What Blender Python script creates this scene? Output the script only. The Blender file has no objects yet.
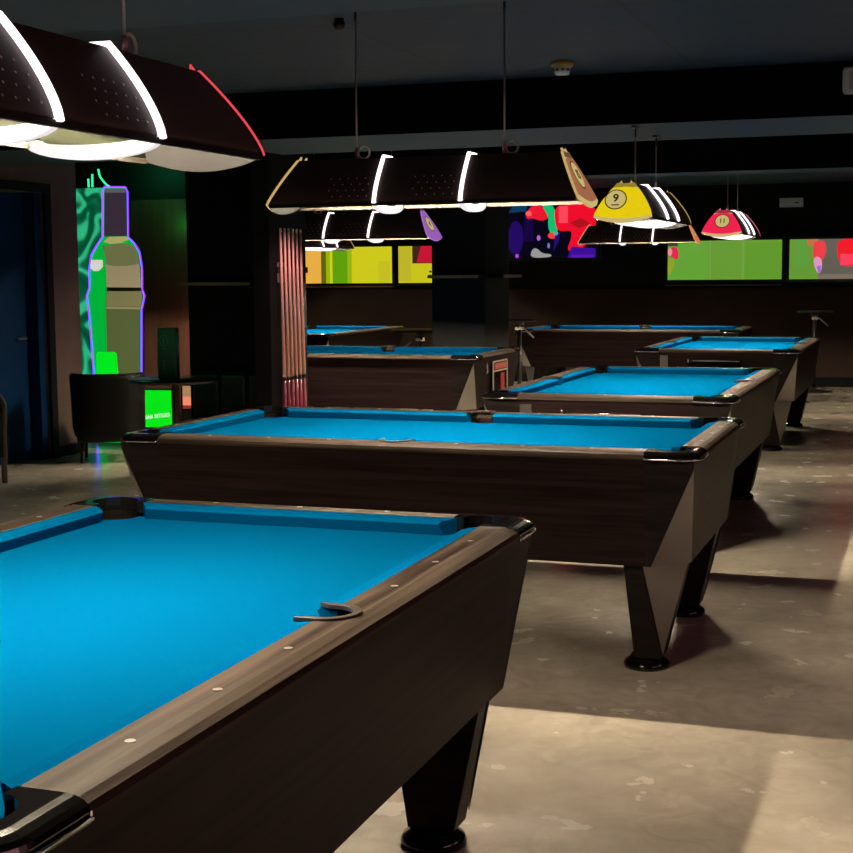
import bpy, bmesh, math, random
from math import sin, cos, pi, radians
from mathutils import Vector, Matrix
random.seed(7)
S = bpy.context.scene
COL = S.collection

# ------------------------------------------------------------------ materials
def lin(c):
    return tuple(((v/255)/12.92 if v/255 <= .04045 else ((v/255+.055)/1.055)**2.4) for v in c)
def new_mat(name):
    m = bpy.data.materials.new(name); m.use_nodes = True
    nt = m.node_tree; b = nt.nodes['Principled BSDF']
    return m, nt, b
def mat(name, col, rough=.5, metal=0., spec=.5, emit=None, estr=0., noise=0., nscale=(8, 8, 8), bump=0., coat=0.):
    m, nt, b = new_mat(name)
    b.inputs['Base Color'].default_value = (*col, 1)
    b.inputs['Roughness'].default_value = rough
    b.inputs['Metallic'].default_value = metal
    b.inputs['Specular IOR Level'].default_value = spec
    b.inputs['Coat Weight'].default_value = coat
    if emit:
        b.inputs['Emission Color'].default_value = (*emit, 1)
        b.inputs['Emission Strength'].default_value = estr
    if noise or bump:
        tc = nt.nodes.new('ShaderNodeTexCoord'); mp = nt.nodes.new('ShaderNodeMapping')
        mp.inputs['Scale'].default_value = nscale
        n = nt.nodes.new('ShaderNodeTexNoise'); n.inputs['Scale'].default_value = 1; n.inputs['Detail'].default_value = 5
        nt.links.new(tc.outputs['Object'], mp.inputs['Vector']); nt.links.new(mp.outputs['Vector'], n.inputs['Vector'])
        if noise:
            r = nt.nodes.new('ShaderNodeValToRGB')
            r.color_ramp.elements[0].position = .3; r.color_ramp.elements[1].position = .7
            r.color_ramp.elements[0].color = (*[v*(1-noise) for v in col], 1)
            r.color_ramp.elements[1].color = (*[min(1, v*(1+noise)) for v in col], 1)
            nt.links.new(n.outputs['Fac'], r.inputs['Fac']); nt.links.new(r.outputs['Color'], b.inputs['Base Color'])
        if bump:
            bp_ = nt.nodes.new('ShaderNodeBump'); bp_.inputs['Strength'].default_value = bump; bp_.inputs['Distance'].default_value = .01
            nt.links.new(n.outputs['Fac'], bp_.inputs['Height']); nt.links.new(bp_.outputs['Normal'], b.inputs['Normal'])
    return m
def glow(name, col, s):
    return mat(name, (.002, .002, .002), .4, emit=col, estr=s)

def floor_mat():
    m, nt, b = new_mat('polished_concrete')
    N = nt.nodes.new; L = nt.links.new
    tc = N('ShaderNodeTexCoord')
    def noise(scale, detail, dist=0.):
        n = N('ShaderNodeTexNoise'); n.inputs['Scale'].default_value = scale; n.inputs['Detail'].default_value = detail
        n.inputs['Distortion'].default_value = dist
        L(tc.outputs['Object'], n.inputs['Vector']); return n
    def ramp(src, p0, c0, p1, c1):
        r = N('ShaderNodeValToRGB'); r.color_ramp.elements[0].position = p0; r.color_ramp.elements[1].position = p1
        r.color_ramp.elements[0].color = (*c0, 1); r.color_ramp.elements[1].color = (*c1, 1)
        L(src, r.inputs['Fac']); return r
    a = ramp(noise(1.3, 8, .6).outputs['Fac'], .30, (.30, .265, .215), .70, (.54, .485, .405))
    f = ramp(noise(9, 8, 1.5).outputs['Fac'], .25, (.76, .74, .74), .75, (1.16, 1.15, 1.13))
    mul = N('ShaderNodeMix'); mul.data_type = 'RGBA'; mul.blend_type = 'MULTIPLY'; mul.inputs['Factor'].default_value = .8
    mul.inputs['Factor'].default_value = .7; L(a.outputs['Color'], mul.inputs['A']); L(f.outputs['Color'], mul.inputs['B'])
    # pale scuffs
    sc = ramp(noise(24, 10, 3.).outputs['Fac'], .645, (0, 0, 0), .71, (1, 1, 1))
    scm = ramp(noise(2.6, 3).outputs['Fac'], .52, (0, 0, 0), .62, (1, 1, 1))
    mm = N('ShaderNodeMath'); mm.operation = 'MULTIPLY'; L(sc.outputs['Color'], mm.inputs[0]); L(scm.outputs['Color'], mm.inputs[1])
    mm2 = N('ShaderNodeMath'); mm2.operation = 'MULTIPLY'; mm2.inputs[1].default_value = .38; L(mm.outputs[0], mm2.inputs[0])
    mx = N('ShaderNodeMix'); mx.data_type = 'RGBA'
    L(mm2.outputs[0], mx.inputs['Factor']); L(mul.outputs['Result'], mx.inputs['A']); mx.inputs['B'].default_value = (.70, .66, .58, 1)
    L(mx.outputs['Result'], b.inputs['Base Color'])
    rr = ramp(noise(5, 6).outputs['Fac'], .3, (.15,)*3, .7, (.29,)*3)
    L(rr.outputs['Color'], b.inputs['Roughness'])
    bp_ = N('ShaderNodeBump'); bp_.inputs['Strength'].default_value = .12; bp_.inputs['Distance'].default_value = .006
    L(noise(14, 6).outputs['Fac'], bp_.inputs['Height']); L(bp_.outputs['Normal'], b.inputs['Normal'])
    b.inputs['Specular IOR Level'].default_value = .42
    return m

def wood_mat(name, c0, c1, scale, rough, spec=.035, p0=.35, p1=.65):
    m, nt, b = new_mat(name)
    N = nt.nodes.new; L = nt.links.new
    tc = N('ShaderNodeTexCoord'); mp = N('ShaderNodeMapping'); mp.inputs['Scale'].default_value = scale
    n = N('ShaderNodeTexNoise'); n.inputs['Scale'].default_value = 1; n.inputs['Detail'].default_value = 6; n.inputs['Distortion'].default_value = .6
    r = N('ShaderNodeValToRGB'); r.color_ramp.elements[0].position = p0; r.color_ramp.elements[1].position = p1
    r.color_ramp.elements[0].color = (*c0, 1); r.color_ramp.elements[1].color = (*c1, 1)
    L(tc.outputs['Object'], mp.inputs['Vector']); L(mp.outputs['Vector'], n.inputs['Vector'])
    L(n.outputs['Fac'], r.inputs['Fac']); L(r.outputs['Color'], b.inputs['Base Color'])
    b.inputs['Roughness'].default_value = rough; b.inputs['Specular IOR Level'].default_value = spec
    return m

def ceiling_mat():
    m, nt, b = new_mat('ceiling_tiles')
    N = nt.nodes.new; L = nt.links.new
    tc = N('ShaderNodeTexCoord'); br = N('ShaderNodeTexBrick')
    br.offset = 0; br.inputs['Scale'].default_value = 1; br.inputs['Brick Width'].default_value = 1.2; br.inputs['Row Height'].default_value = .6
    br.inputs['Mortar Size'].default_value = .012
    c = (.0035, .024, .054)
    br.inputs['Color1'].default_value = (*c, 1); br.inputs['Color2'].default_value = (*[v*.88 for v in c], 1)
    br.inputs['Mortar'].default_value = (.004, .010, .016, 1)
    mp = N('ShaderNodeMapping'); mp.inputs['Location'].default_value = (.0, .25, 0)
    L(tc.outputs['Object'], mp.inputs['Vector']); L(mp.outputs['Vector'], br.inputs['Vector']); L(br.outputs['Color'], b.inputs['Base Color'])
    b.inputs['Roughness'].default_value = .75
    return m

def cloth_mat():
    m, nt, b = new_mat('blue_cloth')
    N = nt.nodes.new; L = nt.links.new
    tc = N('ShaderNodeTexCoord'); n = N('ShaderNodeTexNoise'); n.inputs['Scale'].default_value = 450; n.inputs['Detail'].default_value = 2
    L(tc.outputs['Object'], n.inputs['Vector'])
    bp_ = N('ShaderNodeBump'); bp_.inputs['Strength'].default_value = .08; bp_.inputs['Distance'].default_value = .001
    L(n.outputs['Fac'], bp_.inputs['Height']); L(bp_.outputs['Normal'], b.inputs['Normal'])
    b.inputs['Base Color'].default_value = (.0002, .058, .150, 1)
    b.inputs['Roughness'].default_value = .9; b.inputs['Specular IOR Level'].default_value = 0.
    return m

def foil_mat():
    m, nt, b = new_mat('green_satin')  # sheen of the folds and green glow painted into colour and emission
    N = nt.nodes.new; L = nt.links.new
    tc = N('ShaderNodeTexCoord'); n = N('ShaderNodeTexNoise'); n.inputs['Scale'].default_value = 2.2; n.inputs['Detail'].default_value = .4; n.inputs['Distortion'].default_value = 1.1
    L(tc.outputs['Object'], n.inputs['Vector'])
    mu = N('ShaderNodeMath'); mu.operation = 'MULTIPLY'; mu.inputs[1].default_value = 24
    si = N('ShaderNodeMath'); si.operation = 'SINE'; w = N('ShaderNodeMath'); w.operation = 'MULTIPLY_ADD'; w.inputs[1].default_value = .5; w.inputs[2].default_value = .5
    L(n.outputs['Fac'], mu.inputs[0]); L(mu.outputs[0], si.inputs[0]); L(si.outputs[0], w.inputs[0])
    r = N('ShaderNodeValToRGB'); e = r.color_ramp.elements
    e[0].position = .0; e[0].color = (.0, .075, .028, 1); e[1].position = .62; e[1].color = (.004, .13, .05, 1)
    k = e.new(.995); k.color = (.03, .5, .22, 1)
    L(w.outputs[0], r.inputs['Fac'])
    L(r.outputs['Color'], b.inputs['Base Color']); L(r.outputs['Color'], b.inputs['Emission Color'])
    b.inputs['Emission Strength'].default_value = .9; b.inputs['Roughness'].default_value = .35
    return m

M = {}
M['floor'] = floor_mat(); M['ceiling'] = ceiling_mat(); M['cloth'] = cloth_mat(); M['foil'] = foil_mat()
M['rail_long'] = wood_mat('rail_wood_long', (.014, .0098, .0078), (.058, .043, .033), (42, 1.1, 42), .5)
M['rail_end'] = wood_mat('rail_wood_end', (.014, .0098, .0078), (.058, .043, .033), (1.1, 42, 42), .5)
M['skirt'] = wood_mat('dark_wood', (.0085, .0045, .0050), (.020, .0115, .0118), (1.2, 1.2, 46), .42)
M['leg'] = wood_mat('leg_wood', (.009, .007, .007), (.016, .012, .012), (3, 3, 30), .40)
M['facet'] = mat('brushed_metal', (.24, .225, .22), .28, .9)
M['chrome'] = mat('chrome', (.75, .73, .74), .12, 1.)
M['cap'] = mat('black_plastic', (.004, .0035, .0035), .09, 0, .4)
M['pocket'] = mat('pocket_leather', (.0035, .0026, .0022), .6, 0, .08, noise=.4, nscale=(60, 60, 60))
M['rim'] = mat('rim_plastic', (.03, .022, .019), .35)
M['sight'] = mat('pearl_sight', (.13, .115, .105), .3)
M['black_wall'] = mat('black_paint_wall', (.0045, .0045, .005), .7, 0, .15, noise=.15, nscale=(2, 2, 2))
M['pillar'] = mat('charcoal_paint', (.007, .0075, .0085), .7, 0, .15, noise=.12, nscale=(2, 2, 2))
M['brown_wall'] = mat('brown_paint', (.12, .075, .066), .6, 0, .2, noise=.12, nscale=(3, 3, 3))
M['side_wall'] = mat('umber_paint', (.026, .015, .011), .7, 0, .15, noise=.15, nscale=(2, 2, 2))
M['beam_face'] = mat('black_beam', (.002, .002, .0025), .9, 0, .1)
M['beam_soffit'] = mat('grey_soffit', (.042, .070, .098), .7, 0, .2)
M['door_blue'] = mat('blue_door', (.001, .022, .085), .5, 0, .15)
M['door_brown'] = mat('brown_door', (.20, .10, .065), .45, noise=.2, nscale=(12, 1, 1))
M['base'] = mat('black_baseboard', (.004, .004, .004), .6, 0, .1)
M['canopy'] = mat('black_canopy', (.060, .042, .036), .45, 0, .12)
M['canopy_in'] = mat('canopy_reflector', (.0040, .0045, .0028), .35, 0, .05)
M['plate_back'] = mat('plate_back', (.018, .0175, .0175), .5, 0, .1)
M['lip'] = mat('cream_lip', (.014, .012, .009), .5, 0, .1)
M['hole'] = mat('perforation_glint', (.85, .72, .68), .4)
M['led'] = glow('led_white', (1., .86, .90), 2.3)
M['led_low'] = glow('led_white_band', (1., .90, .93), .84)
M['tube'] = glow('lamp_tube', (1., .835, .60), 1400.)
M['rod'] = mat('rod_steel', (.32, .27, .27), .35, .8)
M['loop'] = mat('pale_cable', (.62, .58, .50), .4)
M['rod_fit'] = mat('rod_fitting', (.45, .22, .22), .35, .6)
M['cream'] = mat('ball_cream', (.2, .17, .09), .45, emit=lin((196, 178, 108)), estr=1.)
M['ink'] = mat('ink', (.012, .012, .010), .5)
M['ring_ink'] = mat('ring_brown', (.06, .035, .015), .5)
M['cue_shaft'] = mat('cue_maple', (.80, .42, .38), .4)
M['cue_butt'] = mat('cue_maroon', (.17, .012, .034), .35)
M['cue_ferrule'] = mat('cue_ferrule', (.6, .5, .45), .4)
M['black_vinyl'] = mat('black_vinyl', (.0042, .0042, .0036), .55, 0, .2, bump=.1, nscale=(90, 90, 90))
M['black_metal'] = mat('black_metal', (.018, .018, .018), .35, .3)
M['booth'] = mat('dark_green_vinyl', (.010, .018, .013), .42)
M['chair_wood'] = mat('bentwood', (.09, .055, .045), .4, noise=.3, nscale=(40, 40, 4))
M['edge_wood'] = mat('oak_edge', (.30, .17, .085), .5)
M['tv_frame'] = mat('tv_black', (.006, .006, .006), .3)
M['white_plastic'] = mat('white_plastic', (.62, .66, .66), .45)
M['sign_face'] = mat('sign_white', (.5, .55, .55), .5)
M['yellow_base'] = mat('yellow_plastic', (.55, .36, .03), .5)
M['green_case'] = mat('green_case', (.004, .16, .07), .35)
M['green_mark'] = mat('green_mark', (.06, .32, .17), .4)
M['teal_metal'] = mat('teal_metal', (.03, .10, .11), .35, .4)
M['grey_trim'] = mat('grey_trim', (.07, .075, .075), .5)

# ------------------------------------------------------------------ mesh builder
class MB:
    def __init__(s): s.bm = bmesh.new(); s.mi = 0; s.T = Matrix.Identity(4)
    def v(s, p): return s.bm.verts.new(s.T @ Vector(p))
    def f(s, vs, smooth=False):
        try:
            q = s.bm.faces.new(vs); q.material_index = s.mi; q.smooth = smooth; return q
        except ValueError: return None
    def poly(s, pts): return s.f([s.v(p) for p in pts])
    def box(s, x0, x1, y0, y1, z0, z1):
        c = [s.v((x, y, z)) for z in (z0, z1) for y in (y0, y1) for x in (x0, x1)]
        for q in ((0, 2, 3, 1), (4, 5, 7, 6), (0, 1, 5, 4), (2, 6, 7, 3), (0, 4, 6, 2), (1, 3, 7, 5)): s.f([c[i] for i in q])
    def prism(s, poly, a, b, axis='z', smooth=False):
        """closed 2D outline extruded a..b along axis"""
        def P(p, t):
            return {'z': (p[0], p[1], t), 'y': (p[0], t, p[1]), 'x': (t, p[0], p[1])}[axis]
        A = [s.v(P(p, a)) for p in poly]; B = [s.v(P(p, b)) for p in poly]; n = len(poly)
        s.f(A[::-1]); s.f(B)
        for i in range(n): s.f([A[i], A[(i+1) % n], B[(i+1) % n], B[i]], smooth)
    def loft(s, rings, closed=True, cap=True, smooth=False):
        R = [[s.v(p) for p in r] for r in rings]; n = len(R[0])
        for k in range(len(R)-1):
            for i in range(n if closed else n-1):
                s.f([R[k][i], R[k][(i+1) % n], R[k+1][(i+1) % n], R[k+1][i]], smooth)
        if cap: s.f(R[0][::-1]); s.f(R[-1])
    def lathe(s, prof, c=(0, 0, 0), n=24, smooth=True, cap=True):
        rings = [[(c[0]+r*cos(2*pi*i/n), c[1]+r*sin(2*pi*i/n), c[2]+z) for i in range(n)] for r, z in prof]
        s.loft(rings, True, cap, smooth)
    def tube(s, path, r, n=8, closed=False):
        P = [Vector(p) for p in path]; N = len(P); rings = []; up = None
        for i in range(N):
            if closed: t = P[(i+1) % N]-P[i-1]
            else: t = P[min(i+1, N-1)]-P[max(i-1, 0)]
            t.normalize()
            if up is None:
                up = Vector((0, 0, 1)) if abs(t.z) < .9 else Vector((1, 0, 0))
            u = (up-t*up.dot(t)).normalized(); w = t.cross(u); up = u
            rings.append([P[i]+(u*cos(2*pi*k/n)+w*sin(2*pi*k/n))*r for k in range(n)])
        if closed: rings.append(rings[0])
        s.loft(rings, True, not closed, True)
    def disc(s, c, r, axis, n=20, h=.002):
        pts = [(c[0]+r*cos(2*pi*i/n), c[1]+r*sin(2*pi*i/n)) for i in range(n)]
        s.prism(pts, c[2], c[2]+h, axis)
    def build(s, name, mats, parent=None, bevel=0., seg=2, smooth=False):
        bmesh.ops.remove_doubles(s.bm, verts=s.bm.verts, dist=1e-6)
        bmesh.ops.recalc_face_normals(s.bm, faces=s.bm.faces)
        me = bpy.data.meshes.new(name); s.bm.to_mesh(me); s.bm.free()
        for m in (mats if isinstance(mats, (list, tuple)) else [mats]): me.materials.append(m if not isinstance(m, str) else M[m])
        o = bpy.data.objects.new(name, me); COL.objects.link(o)
        if parent: o.parent = parent
        if bevel:
            b = o.modifiers.new('bevel', 'BEVEL'); b.width = bevel; b.segments = seg; b.limit_method = 'ANGLE'; b.angle_limit = radians(40)
        return o
def empty(name, loc, rz=0., label=None, cat=None, group=None):
    o = bpy.data.objects.new(name, None); COL.objects.link(o); o.location = loc; o.rotation_euler = (0, 0, rz); o.empty_display_size = .1
    tag(o, label, cat, group); return o
def tag(o, label=None, cat=None, group=None, kind=None):
    if label: o['label'] = label
    if cat: o['category'] = cat
    if group: o['group'] = group
    if kind: o['kind'] = kind
    return o
def struct(o): o['kind'] = 'structure'; return o
def arc(c, r, a0, a1, n):
    return [(c[0]+r*cos(radians(a0+(a1-a0)*i/n)), c[1]+r*sin(radians(a0+(a1-a0)*i/n))) for i in range(n+1)]
def text_mesh(txt, size, depth=.0015):
    cu = bpy.data.curves.new('lettering', 'FONT'); cu.body = txt; cu.size = size; cu.align_x = 'CENTER'; cu.align_y = 'CENTER'; cu.extrude = depth/2
    cu.offset = size*.02
    o = bpy.data.objects.new('lettering', cu); COL.objects.link(o)
    bpy.context.view_layer.update()
    me = bpy.data.meshes.new_from_object(o.evaluated_get(bpy.context.evaluated_depsgraph_get()))
    bpy.data.objects.remove(o); return me
def text_obj(name, txt, size, m, parent, matrix):
    me = text_mesh(txt, size); me.transform(matrix); me.materials.clear(); me.materials.append(M[m] if isinstance(m, str) else m)
    for p in me.polygons: p.material_index = 0
    o = bpy.data.objects.new(name, me); COL.objects.link(o); o.parent = parent; return o

# ------------------------------------------------------------------ room shell
CEIL = 2.47; BEAM = 2.20
XL, XR, YF, YB = -9.6, 4.2, -2.6, 18.15
b = MB(); b.box(XL-.2, XR+.2, YF-.2, YB+.2, -.12, 0); struct(b.build('floor', 'floor'))
b = MB(); b.box(XL-.2, XR+.2, YF-.2, YB+.2, CEIL, CEIL+.12); struct(b.build('ceiling', 'ceiling'))
b = MB(); b.box(XL-.2, XR+.2, YB, YB+.2, 0, CEIL); struct(b.build('wall_back', 'black_wall'))
b = MB(); b.box(XL-.2, XR+.2, YF-.2, YF, 0, CEIL); struct(b.build('wall_front', 'black_wall'))
b = MB(); b.box(XR, XR+.2, YF, YB, 0, CEIL); struct(b.build('wall_right', 'black_wall'))
b = MB(); b.box(XL-.2, XL, YF, YB, 0, CEIL); struct(b.build('wall_far_left', 'black_wall'))
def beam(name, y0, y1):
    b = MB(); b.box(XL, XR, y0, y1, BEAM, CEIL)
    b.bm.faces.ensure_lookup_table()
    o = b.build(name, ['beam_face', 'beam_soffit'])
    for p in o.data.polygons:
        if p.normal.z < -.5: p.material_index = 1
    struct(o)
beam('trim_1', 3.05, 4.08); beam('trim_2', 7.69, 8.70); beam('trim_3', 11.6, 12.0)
# left wall with doorway (opening y 8.30..9.58)
b = MB(); b.box(-6.72, -6.5, YF, 8.30, 0, CEIL); b.box(-6.72, -6.5, 9.58, 10.05, 0, CEIL); b.box(-6.72, -6.5, 8.30, 9.58, 2.06, CEIL)
struct(b.build('wall_left', 'brown_wall'))
b = MB()
b.box(-6.5, -6.475, 9.58, 9.66, 0, 2.13); b.box(-6.5, -6.475, 8.22, 8.30, 0, 2.13); b.box(-6.5, -6.475, 8.30, 9.58, 2.06, 2.13)
struct(b.build('trim_4', 'black_wall'))
d = MB(); d.box(-6.66, -6.62, 8.32, 9.50, .01, 2.05); d.box(-6.618, -6.605, 8.40, 9.42, .12, 1.0); d.box(-6.618, -6.605, 8.40, 9.42, 1.1, 1.95)
do = struct(d.build('door_1', 'door_blue'))
d = MB(); d.tube([(-6.618, 9.40, .95), (-6.56, 9.40, .95), (-6.56, 9.30, .95)], .009); d.build('door_handle', 'rod', do)
b = MB(); b.box(-6.70, -6.52, 9.50, 9.58, 0, 2.06); struct(b.build('trim_5', 'door_blue'))
b = MB(); b.box(-6.5, -6.485, 9.66, 10.05, 0, .085); b.box(-6.5, -6.485, YF, 8.22, 0, .085); struct(b.build('baseboard_left', 'base'))
# recess wall behind the bottle display
b = MB(); b.box(XL, -5.52, 11.3, 11.5, 0, CEIL); struct(b.build('wall_recess', mat('recess_paint', (.028, .026, .025), .6, 0, .2)))
b = MB(); b.box(-6.86, -6.18, 11.262, 11.30, 0, 2.08)
dr = struct(b.build('door_2', 'door_brown'))
b = MB(); b.box(-4.955, -4.42, 8.93, 9.05, 1.352, 1.368); o = b.build('drink_shelf', 'black_wall')
tag(o, 'narrow wooden edged drink shelf on the dark wall left of the cue rack', 'shelf', 'drink shelves')
b = MB(); b.box(-4.955, -4.42, 8.918, 8.93, 1.350, 1.370); b.build('wood_edge', 'edge_wood', o)
b = MB(); b.box(-4.965, -4.175, 9.05, 9.25, 0, CEIL); struct(b.build('wall_partition', 'black_wall'))
# back wall lower panel (umber) and baseboard
b = MB(); b.box(XL, XR, YB-.02, YB, 0, 1.2); struct(b.build('trim_6', 'side_wall'))
b = MB(); b.box(XL, XR, YB-.035, YB-.02, 0, .12); struct(b.build('baseboard_back', 'base'))
# pillars
b = MB(); b.box(-4.175, -4.056, 8.48, 9.05, 0, CEIL); struct(b.build('wall_pillar_near', 'pillar', bevel=.004))
b = MB(); b.box(-4.0, -3.533, 11.5, 12.22, 0, CEIL); struct(b.build('wall_pillar_far', 'pillar', bevel=.004))
def drink_shelf(x0, x1, y0, y1, z, edge, label):
    b = MB(); b.box(x0, x1, y0, y1, z-.02, z); o = b.build('drink_shelf', 'black_wall')
    tag(o, label, 'shelf', 'drink shelves')
    b = MB(); b.box(*edge, z-.022, z+.002); b.build('wood_edge', 'edge_wood', o)
drink_shelf(-3.985, -3.55, 11.36, 11.5, 1.40, (-3.985, -3.55, 11.345, 11.36), 'short wooden edged drink shelf on the front of the far pillar')
drink_shelf(-3.533, -3.40, 11.58, 12.1, 1.40, (-3.40, -3.385, 11.58, 12.1), 'short wooden edged drink shelf on the right side of the far pillar')

# ------------------------------------------------------------------ pool table
def make_table():
    R = empty('pool_table', (0, 0, 0))
    tag(R, 'pool table', 'pool table', 'blue cloth pool tables')
    ZT = .8085
    # bed cloth with pocket bites
    pts = []
    quad = [(1, 1), (-1, 1), (-1, -1), (1, -1)]
    def corner(sx, sy, fwd):
        c = (.53, 1.03); a = [(c[0]+.065*cos(t), c[1]+.065*sin(t)) for t in [math.atan2(-.0642, .01)+(-pi-2*math.atan2(.01, .0642)*0-(-0.0))*0 for _ in ()]]
        a0 = math.atan2(.9658-1.03, .54-.53); a1 = math.atan2(1.04-1.03, .4658-.53)  # -81deg .. 171deg, go clockwise through -135
        a1 -= 2*pi
        a = [(c[0]+.065*cos(a0+(a1-a0)*i/12), c[1]+.065*sin(a0+(a1-a0)*i/12)) for i in range(13)]
        a = [(sx*x, sy*y) for x, y in a]
        return a if fwd else a[::-1]
    def side(sx, up):
        a = [(.55+.058*cos(radians(t)), .058*sin(radians(t))) for t in [258-12*i for i in range(14)] if True]
        a = [(sx*x, y) for x, y in a if x <= .5401]
        return a if up else a[::-1]
    pts += side(1, True) + corner(1, 1, True) + corner(-1, 1, False) + side(-1, False) + corner(-1, -1, True) + corner(1, -1, False)
    b = MB(); b.prism(pts, .742, .768); b.build('bed_cloth', 'cloth', R)
    # cushions
    prof = [(.544, .8075), (.507, .8035), (.500, .797), (.503, .790), (.514, .766), (.544, .766)]
    def cushion(pl):   # pl maps (out, along) -> xy ; ends: along at nose / along at back
        pass
    def cush(sx, a_n0, a_n1, a_b0, a_b1, swap, sgn):
        b = MB(); rings = []
        for (n_, k_) in ((a_n0, a_b0), (a_n1, a_b1)):
            ring = []
            for o, z in prof:
                t = (o-.5)/.044; al = n_+(k_-n_)*t
                oo = o if not swap else o+.5
                ring.append((sx*oo, al, z) if not swap else (al, sx*oo, z))
            rings.append(ring)
        b.loft(rings); b.build('cushion', 'cloth', R)
    for sx in (1, -1):
        cush(sx, .060, .918, .052, .952, False, 1); cush(sx, -.918, -.060, -.952, -.052, False, 1)
        cush(sx, -.418, .418, -.452, .452, True, 1)
    # wooden rails
    for sx in (1, -1):
        bite = [(.548+.056*cos(radians(t)), .056*sin(radians(t))) for t in [-94+188*i/16 for i in range(17)]]
        p = [(.544, -.945), (.606, -.945), (.606, .945), (.544, .945)] + bite[::-1]
        b = MB(); b.prism([(sx*x, y) for x, y in p], .780, ZT)
        b.loft([[(sx*x, y, z) for x, z in ((.606, .780), (.606, ZT), (.626, ZT-.004), (.639, ZT-.011), (.645, ZT-.020), (.645, .780))] for y in (-.945, .945)])
        b.build('long_rail', 'rail_long', R)
        b = MB(); b.loft([[(x, sx*y, z) for y, z in ((1.044, .780), (1.044, ZT), (1.098, ZT), (1.116, ZT-.004), (1.127, ZT-.011), (1.132, ZT-.020), (1.132, .780))] for x in (-.445, .445)])
        b.build('end_rail', 'rail_end', R)
        # side pocket: cup, rim
        c = (sx*.550, 0)
        b = MB(); b.loft([[(c[0]+.0575*cos(2*pi*i/20), .0575*sin(2*pi*i/20), z) for i in range(20)] for z in (.766, .70)], cap=False)
        b.poly([(c[0]+.0575*cos(2*pi*i/20), .0575*sin(2*pi*i/20), .70) for i in range(20)])
        ang = [(-92+184*i/14) if sx > 0 else (88+184*i/14) for i in range(15)]
        b.loft([[(c[0]+.0555*cos(radians(a)), .0555*sin(radians(a)), z) for a in ang] for z in (.766, .806)], closed=False, cap=False)
        b.build('side_pocket', 'pocket', R)
        out = arc((.548, 0), .062, -90, 90, 14); inn = arc((.548, 0), .047, 90, -90, 14)
        rim = [(.506, -.0625)] + out + [(.506, .0625), (.506, .060)] + [(.528, .048)] + inn + [(.528, -.048), (.506, -.060)]
        b = MB(); b.prism([(sx*x, y) for x, y in rim], .8045, .8135); b.build('side_pocket_rim', 'rim', R, bevel=.002)
    # corner caps, pockets
    for sx in (1, -1):
        for sy in (1, -1):
            c = (.53, 1.03); r = .075
            def outl(d): return [(.647-d, .945)] + arc((.647-r, 1.134-r), r-d, 0, 90, 10) + [(.445, 1.134-d)]
            innr = [(.445, 1.044), (.472, 1.044)] + [(c[0]+.062*cos(radians(a)), c[1]+.062*sin(radians(a))) for a in [166-19*i for i in range(13)]] + [(.544, .972), (.544, .945)]
            b = MB(); b.loft([[(sx*x, sy*y, z) for x, y in outl(d)+innr] for d, z in ((0, .776), (0, .792), (.003, .7985), (.010, .8045), (.022, .8088), (.034, .8105))])
            cap = b.build('corner_cap', 'cap', R)
            b = MB()
            b.tube([(sx*x, sy*y, .784) for x, y in [(.650, .948)] + arc((.650-r, 1.137-r), r, 0, 90, 8) + [(.448, 1.137)]], .0035, 6)
            def bx(x0, x1, y0, y1, z1=.8095): b.box(min(sx*x0, sx*x1), max(sx*x0, sx*x1), min(sy*y0, sy*y1), max(sy*y0, sy*y1), .779, z1)
            bx(.545, .612, .944, .9485); bx(.612, .630, .944, .9485, .806); bx(.630, .648, .944, .9485, .792); bx(.4445, .4490, 1.045, 1.100); bx(.4445, .4490, 1.100, 1.118, .806); bx(.4445, .4490, 1.118, 1.135, .792)
            b.build('chrome_trim', 'chrome', cap)
            b = MB()
            cc = (sx*c[0], sy*c[1])
            b.loft([[(cc[0]+.0645*cos(2*pi*i/20), cc[1]+.0645*sin(2*pi*i/20), z) for i in range(20)] for z in (.766, .69)], cap=False)
            b.poly([(cc[0]+.0645*cos(2*pi*i/20), cc[1]+.0645*sin(2*pi*i/20), .69) for i in range(20)])
            ang = [-80+250*i/18 for i in range(19)]
            b.loft([[(sx*(c[0]+.063*cos(radians(a))), sy*(c[1]+.063*sin(radians(a))), z) for a in ang] for z in (.764, .808)], closed=False, cap=False)
            b.build('corner_pocket', 'pocket', R)
            # corner block of the cabinet with its metal facet
            def Q(p): return (sx*p[0], sy*p[1], p[2])
            T = (.630, 1.117, .78); TL = (.630, .945, .78); TE = (.445, 1.117, .78)
            A = (.6272, 1.1145, .75); BL = (.595, .945, .40); BE = (.445, 1.085, .40); CL = (.595, .965, .40); CE = (.465, 1.085, .40)
            b = MB()
            for fc in ((TL, T, A, CL, BL), (T, TE, BE, CE, A)): b.poly([Q(p) for p in fc])
            b.poly([Q(p) for p in (BL, CL, CE, BE, (.445, .945, .40))])
            # keep clear of the pocket cup: the block is a hollow shell, drop its inner top
            blk = b.build('corner_block', 'leg', R)
            b = MB(); b.poly([Q(p) for p in (A, CE, CL)])
            n = Vector((sx, sy, -.4)).normalized()*.002
            b.T = Matrix.Translation(n); b.poly([Q(p) for p in (A, CE, CL)])
            o = b.build('metal_facet', 'facet', blk); o['label'] = 'triangular silver facet'
            # leg
            lx, ly = .427, .922; tx, ty = .100, .060; to = .145; q = .064; ch = .136; qx, qy = .058, .034
            top = [(lx-tx, ly-ty), (lx+to, ly-ty), (lx+to, ly+to-ch), (lx+to-ch, ly+to), (lx-tx, ly+to)]
            bot = [(lx-qx, ly-qy), (lx+q, ly-qy), (lx+q, ly+q), (lx-qx, ly+q)]
            b = MB(); P = lambda p, z: (sx*p[0], sy*p[1], z); z0, z1 = .045, .402
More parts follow.
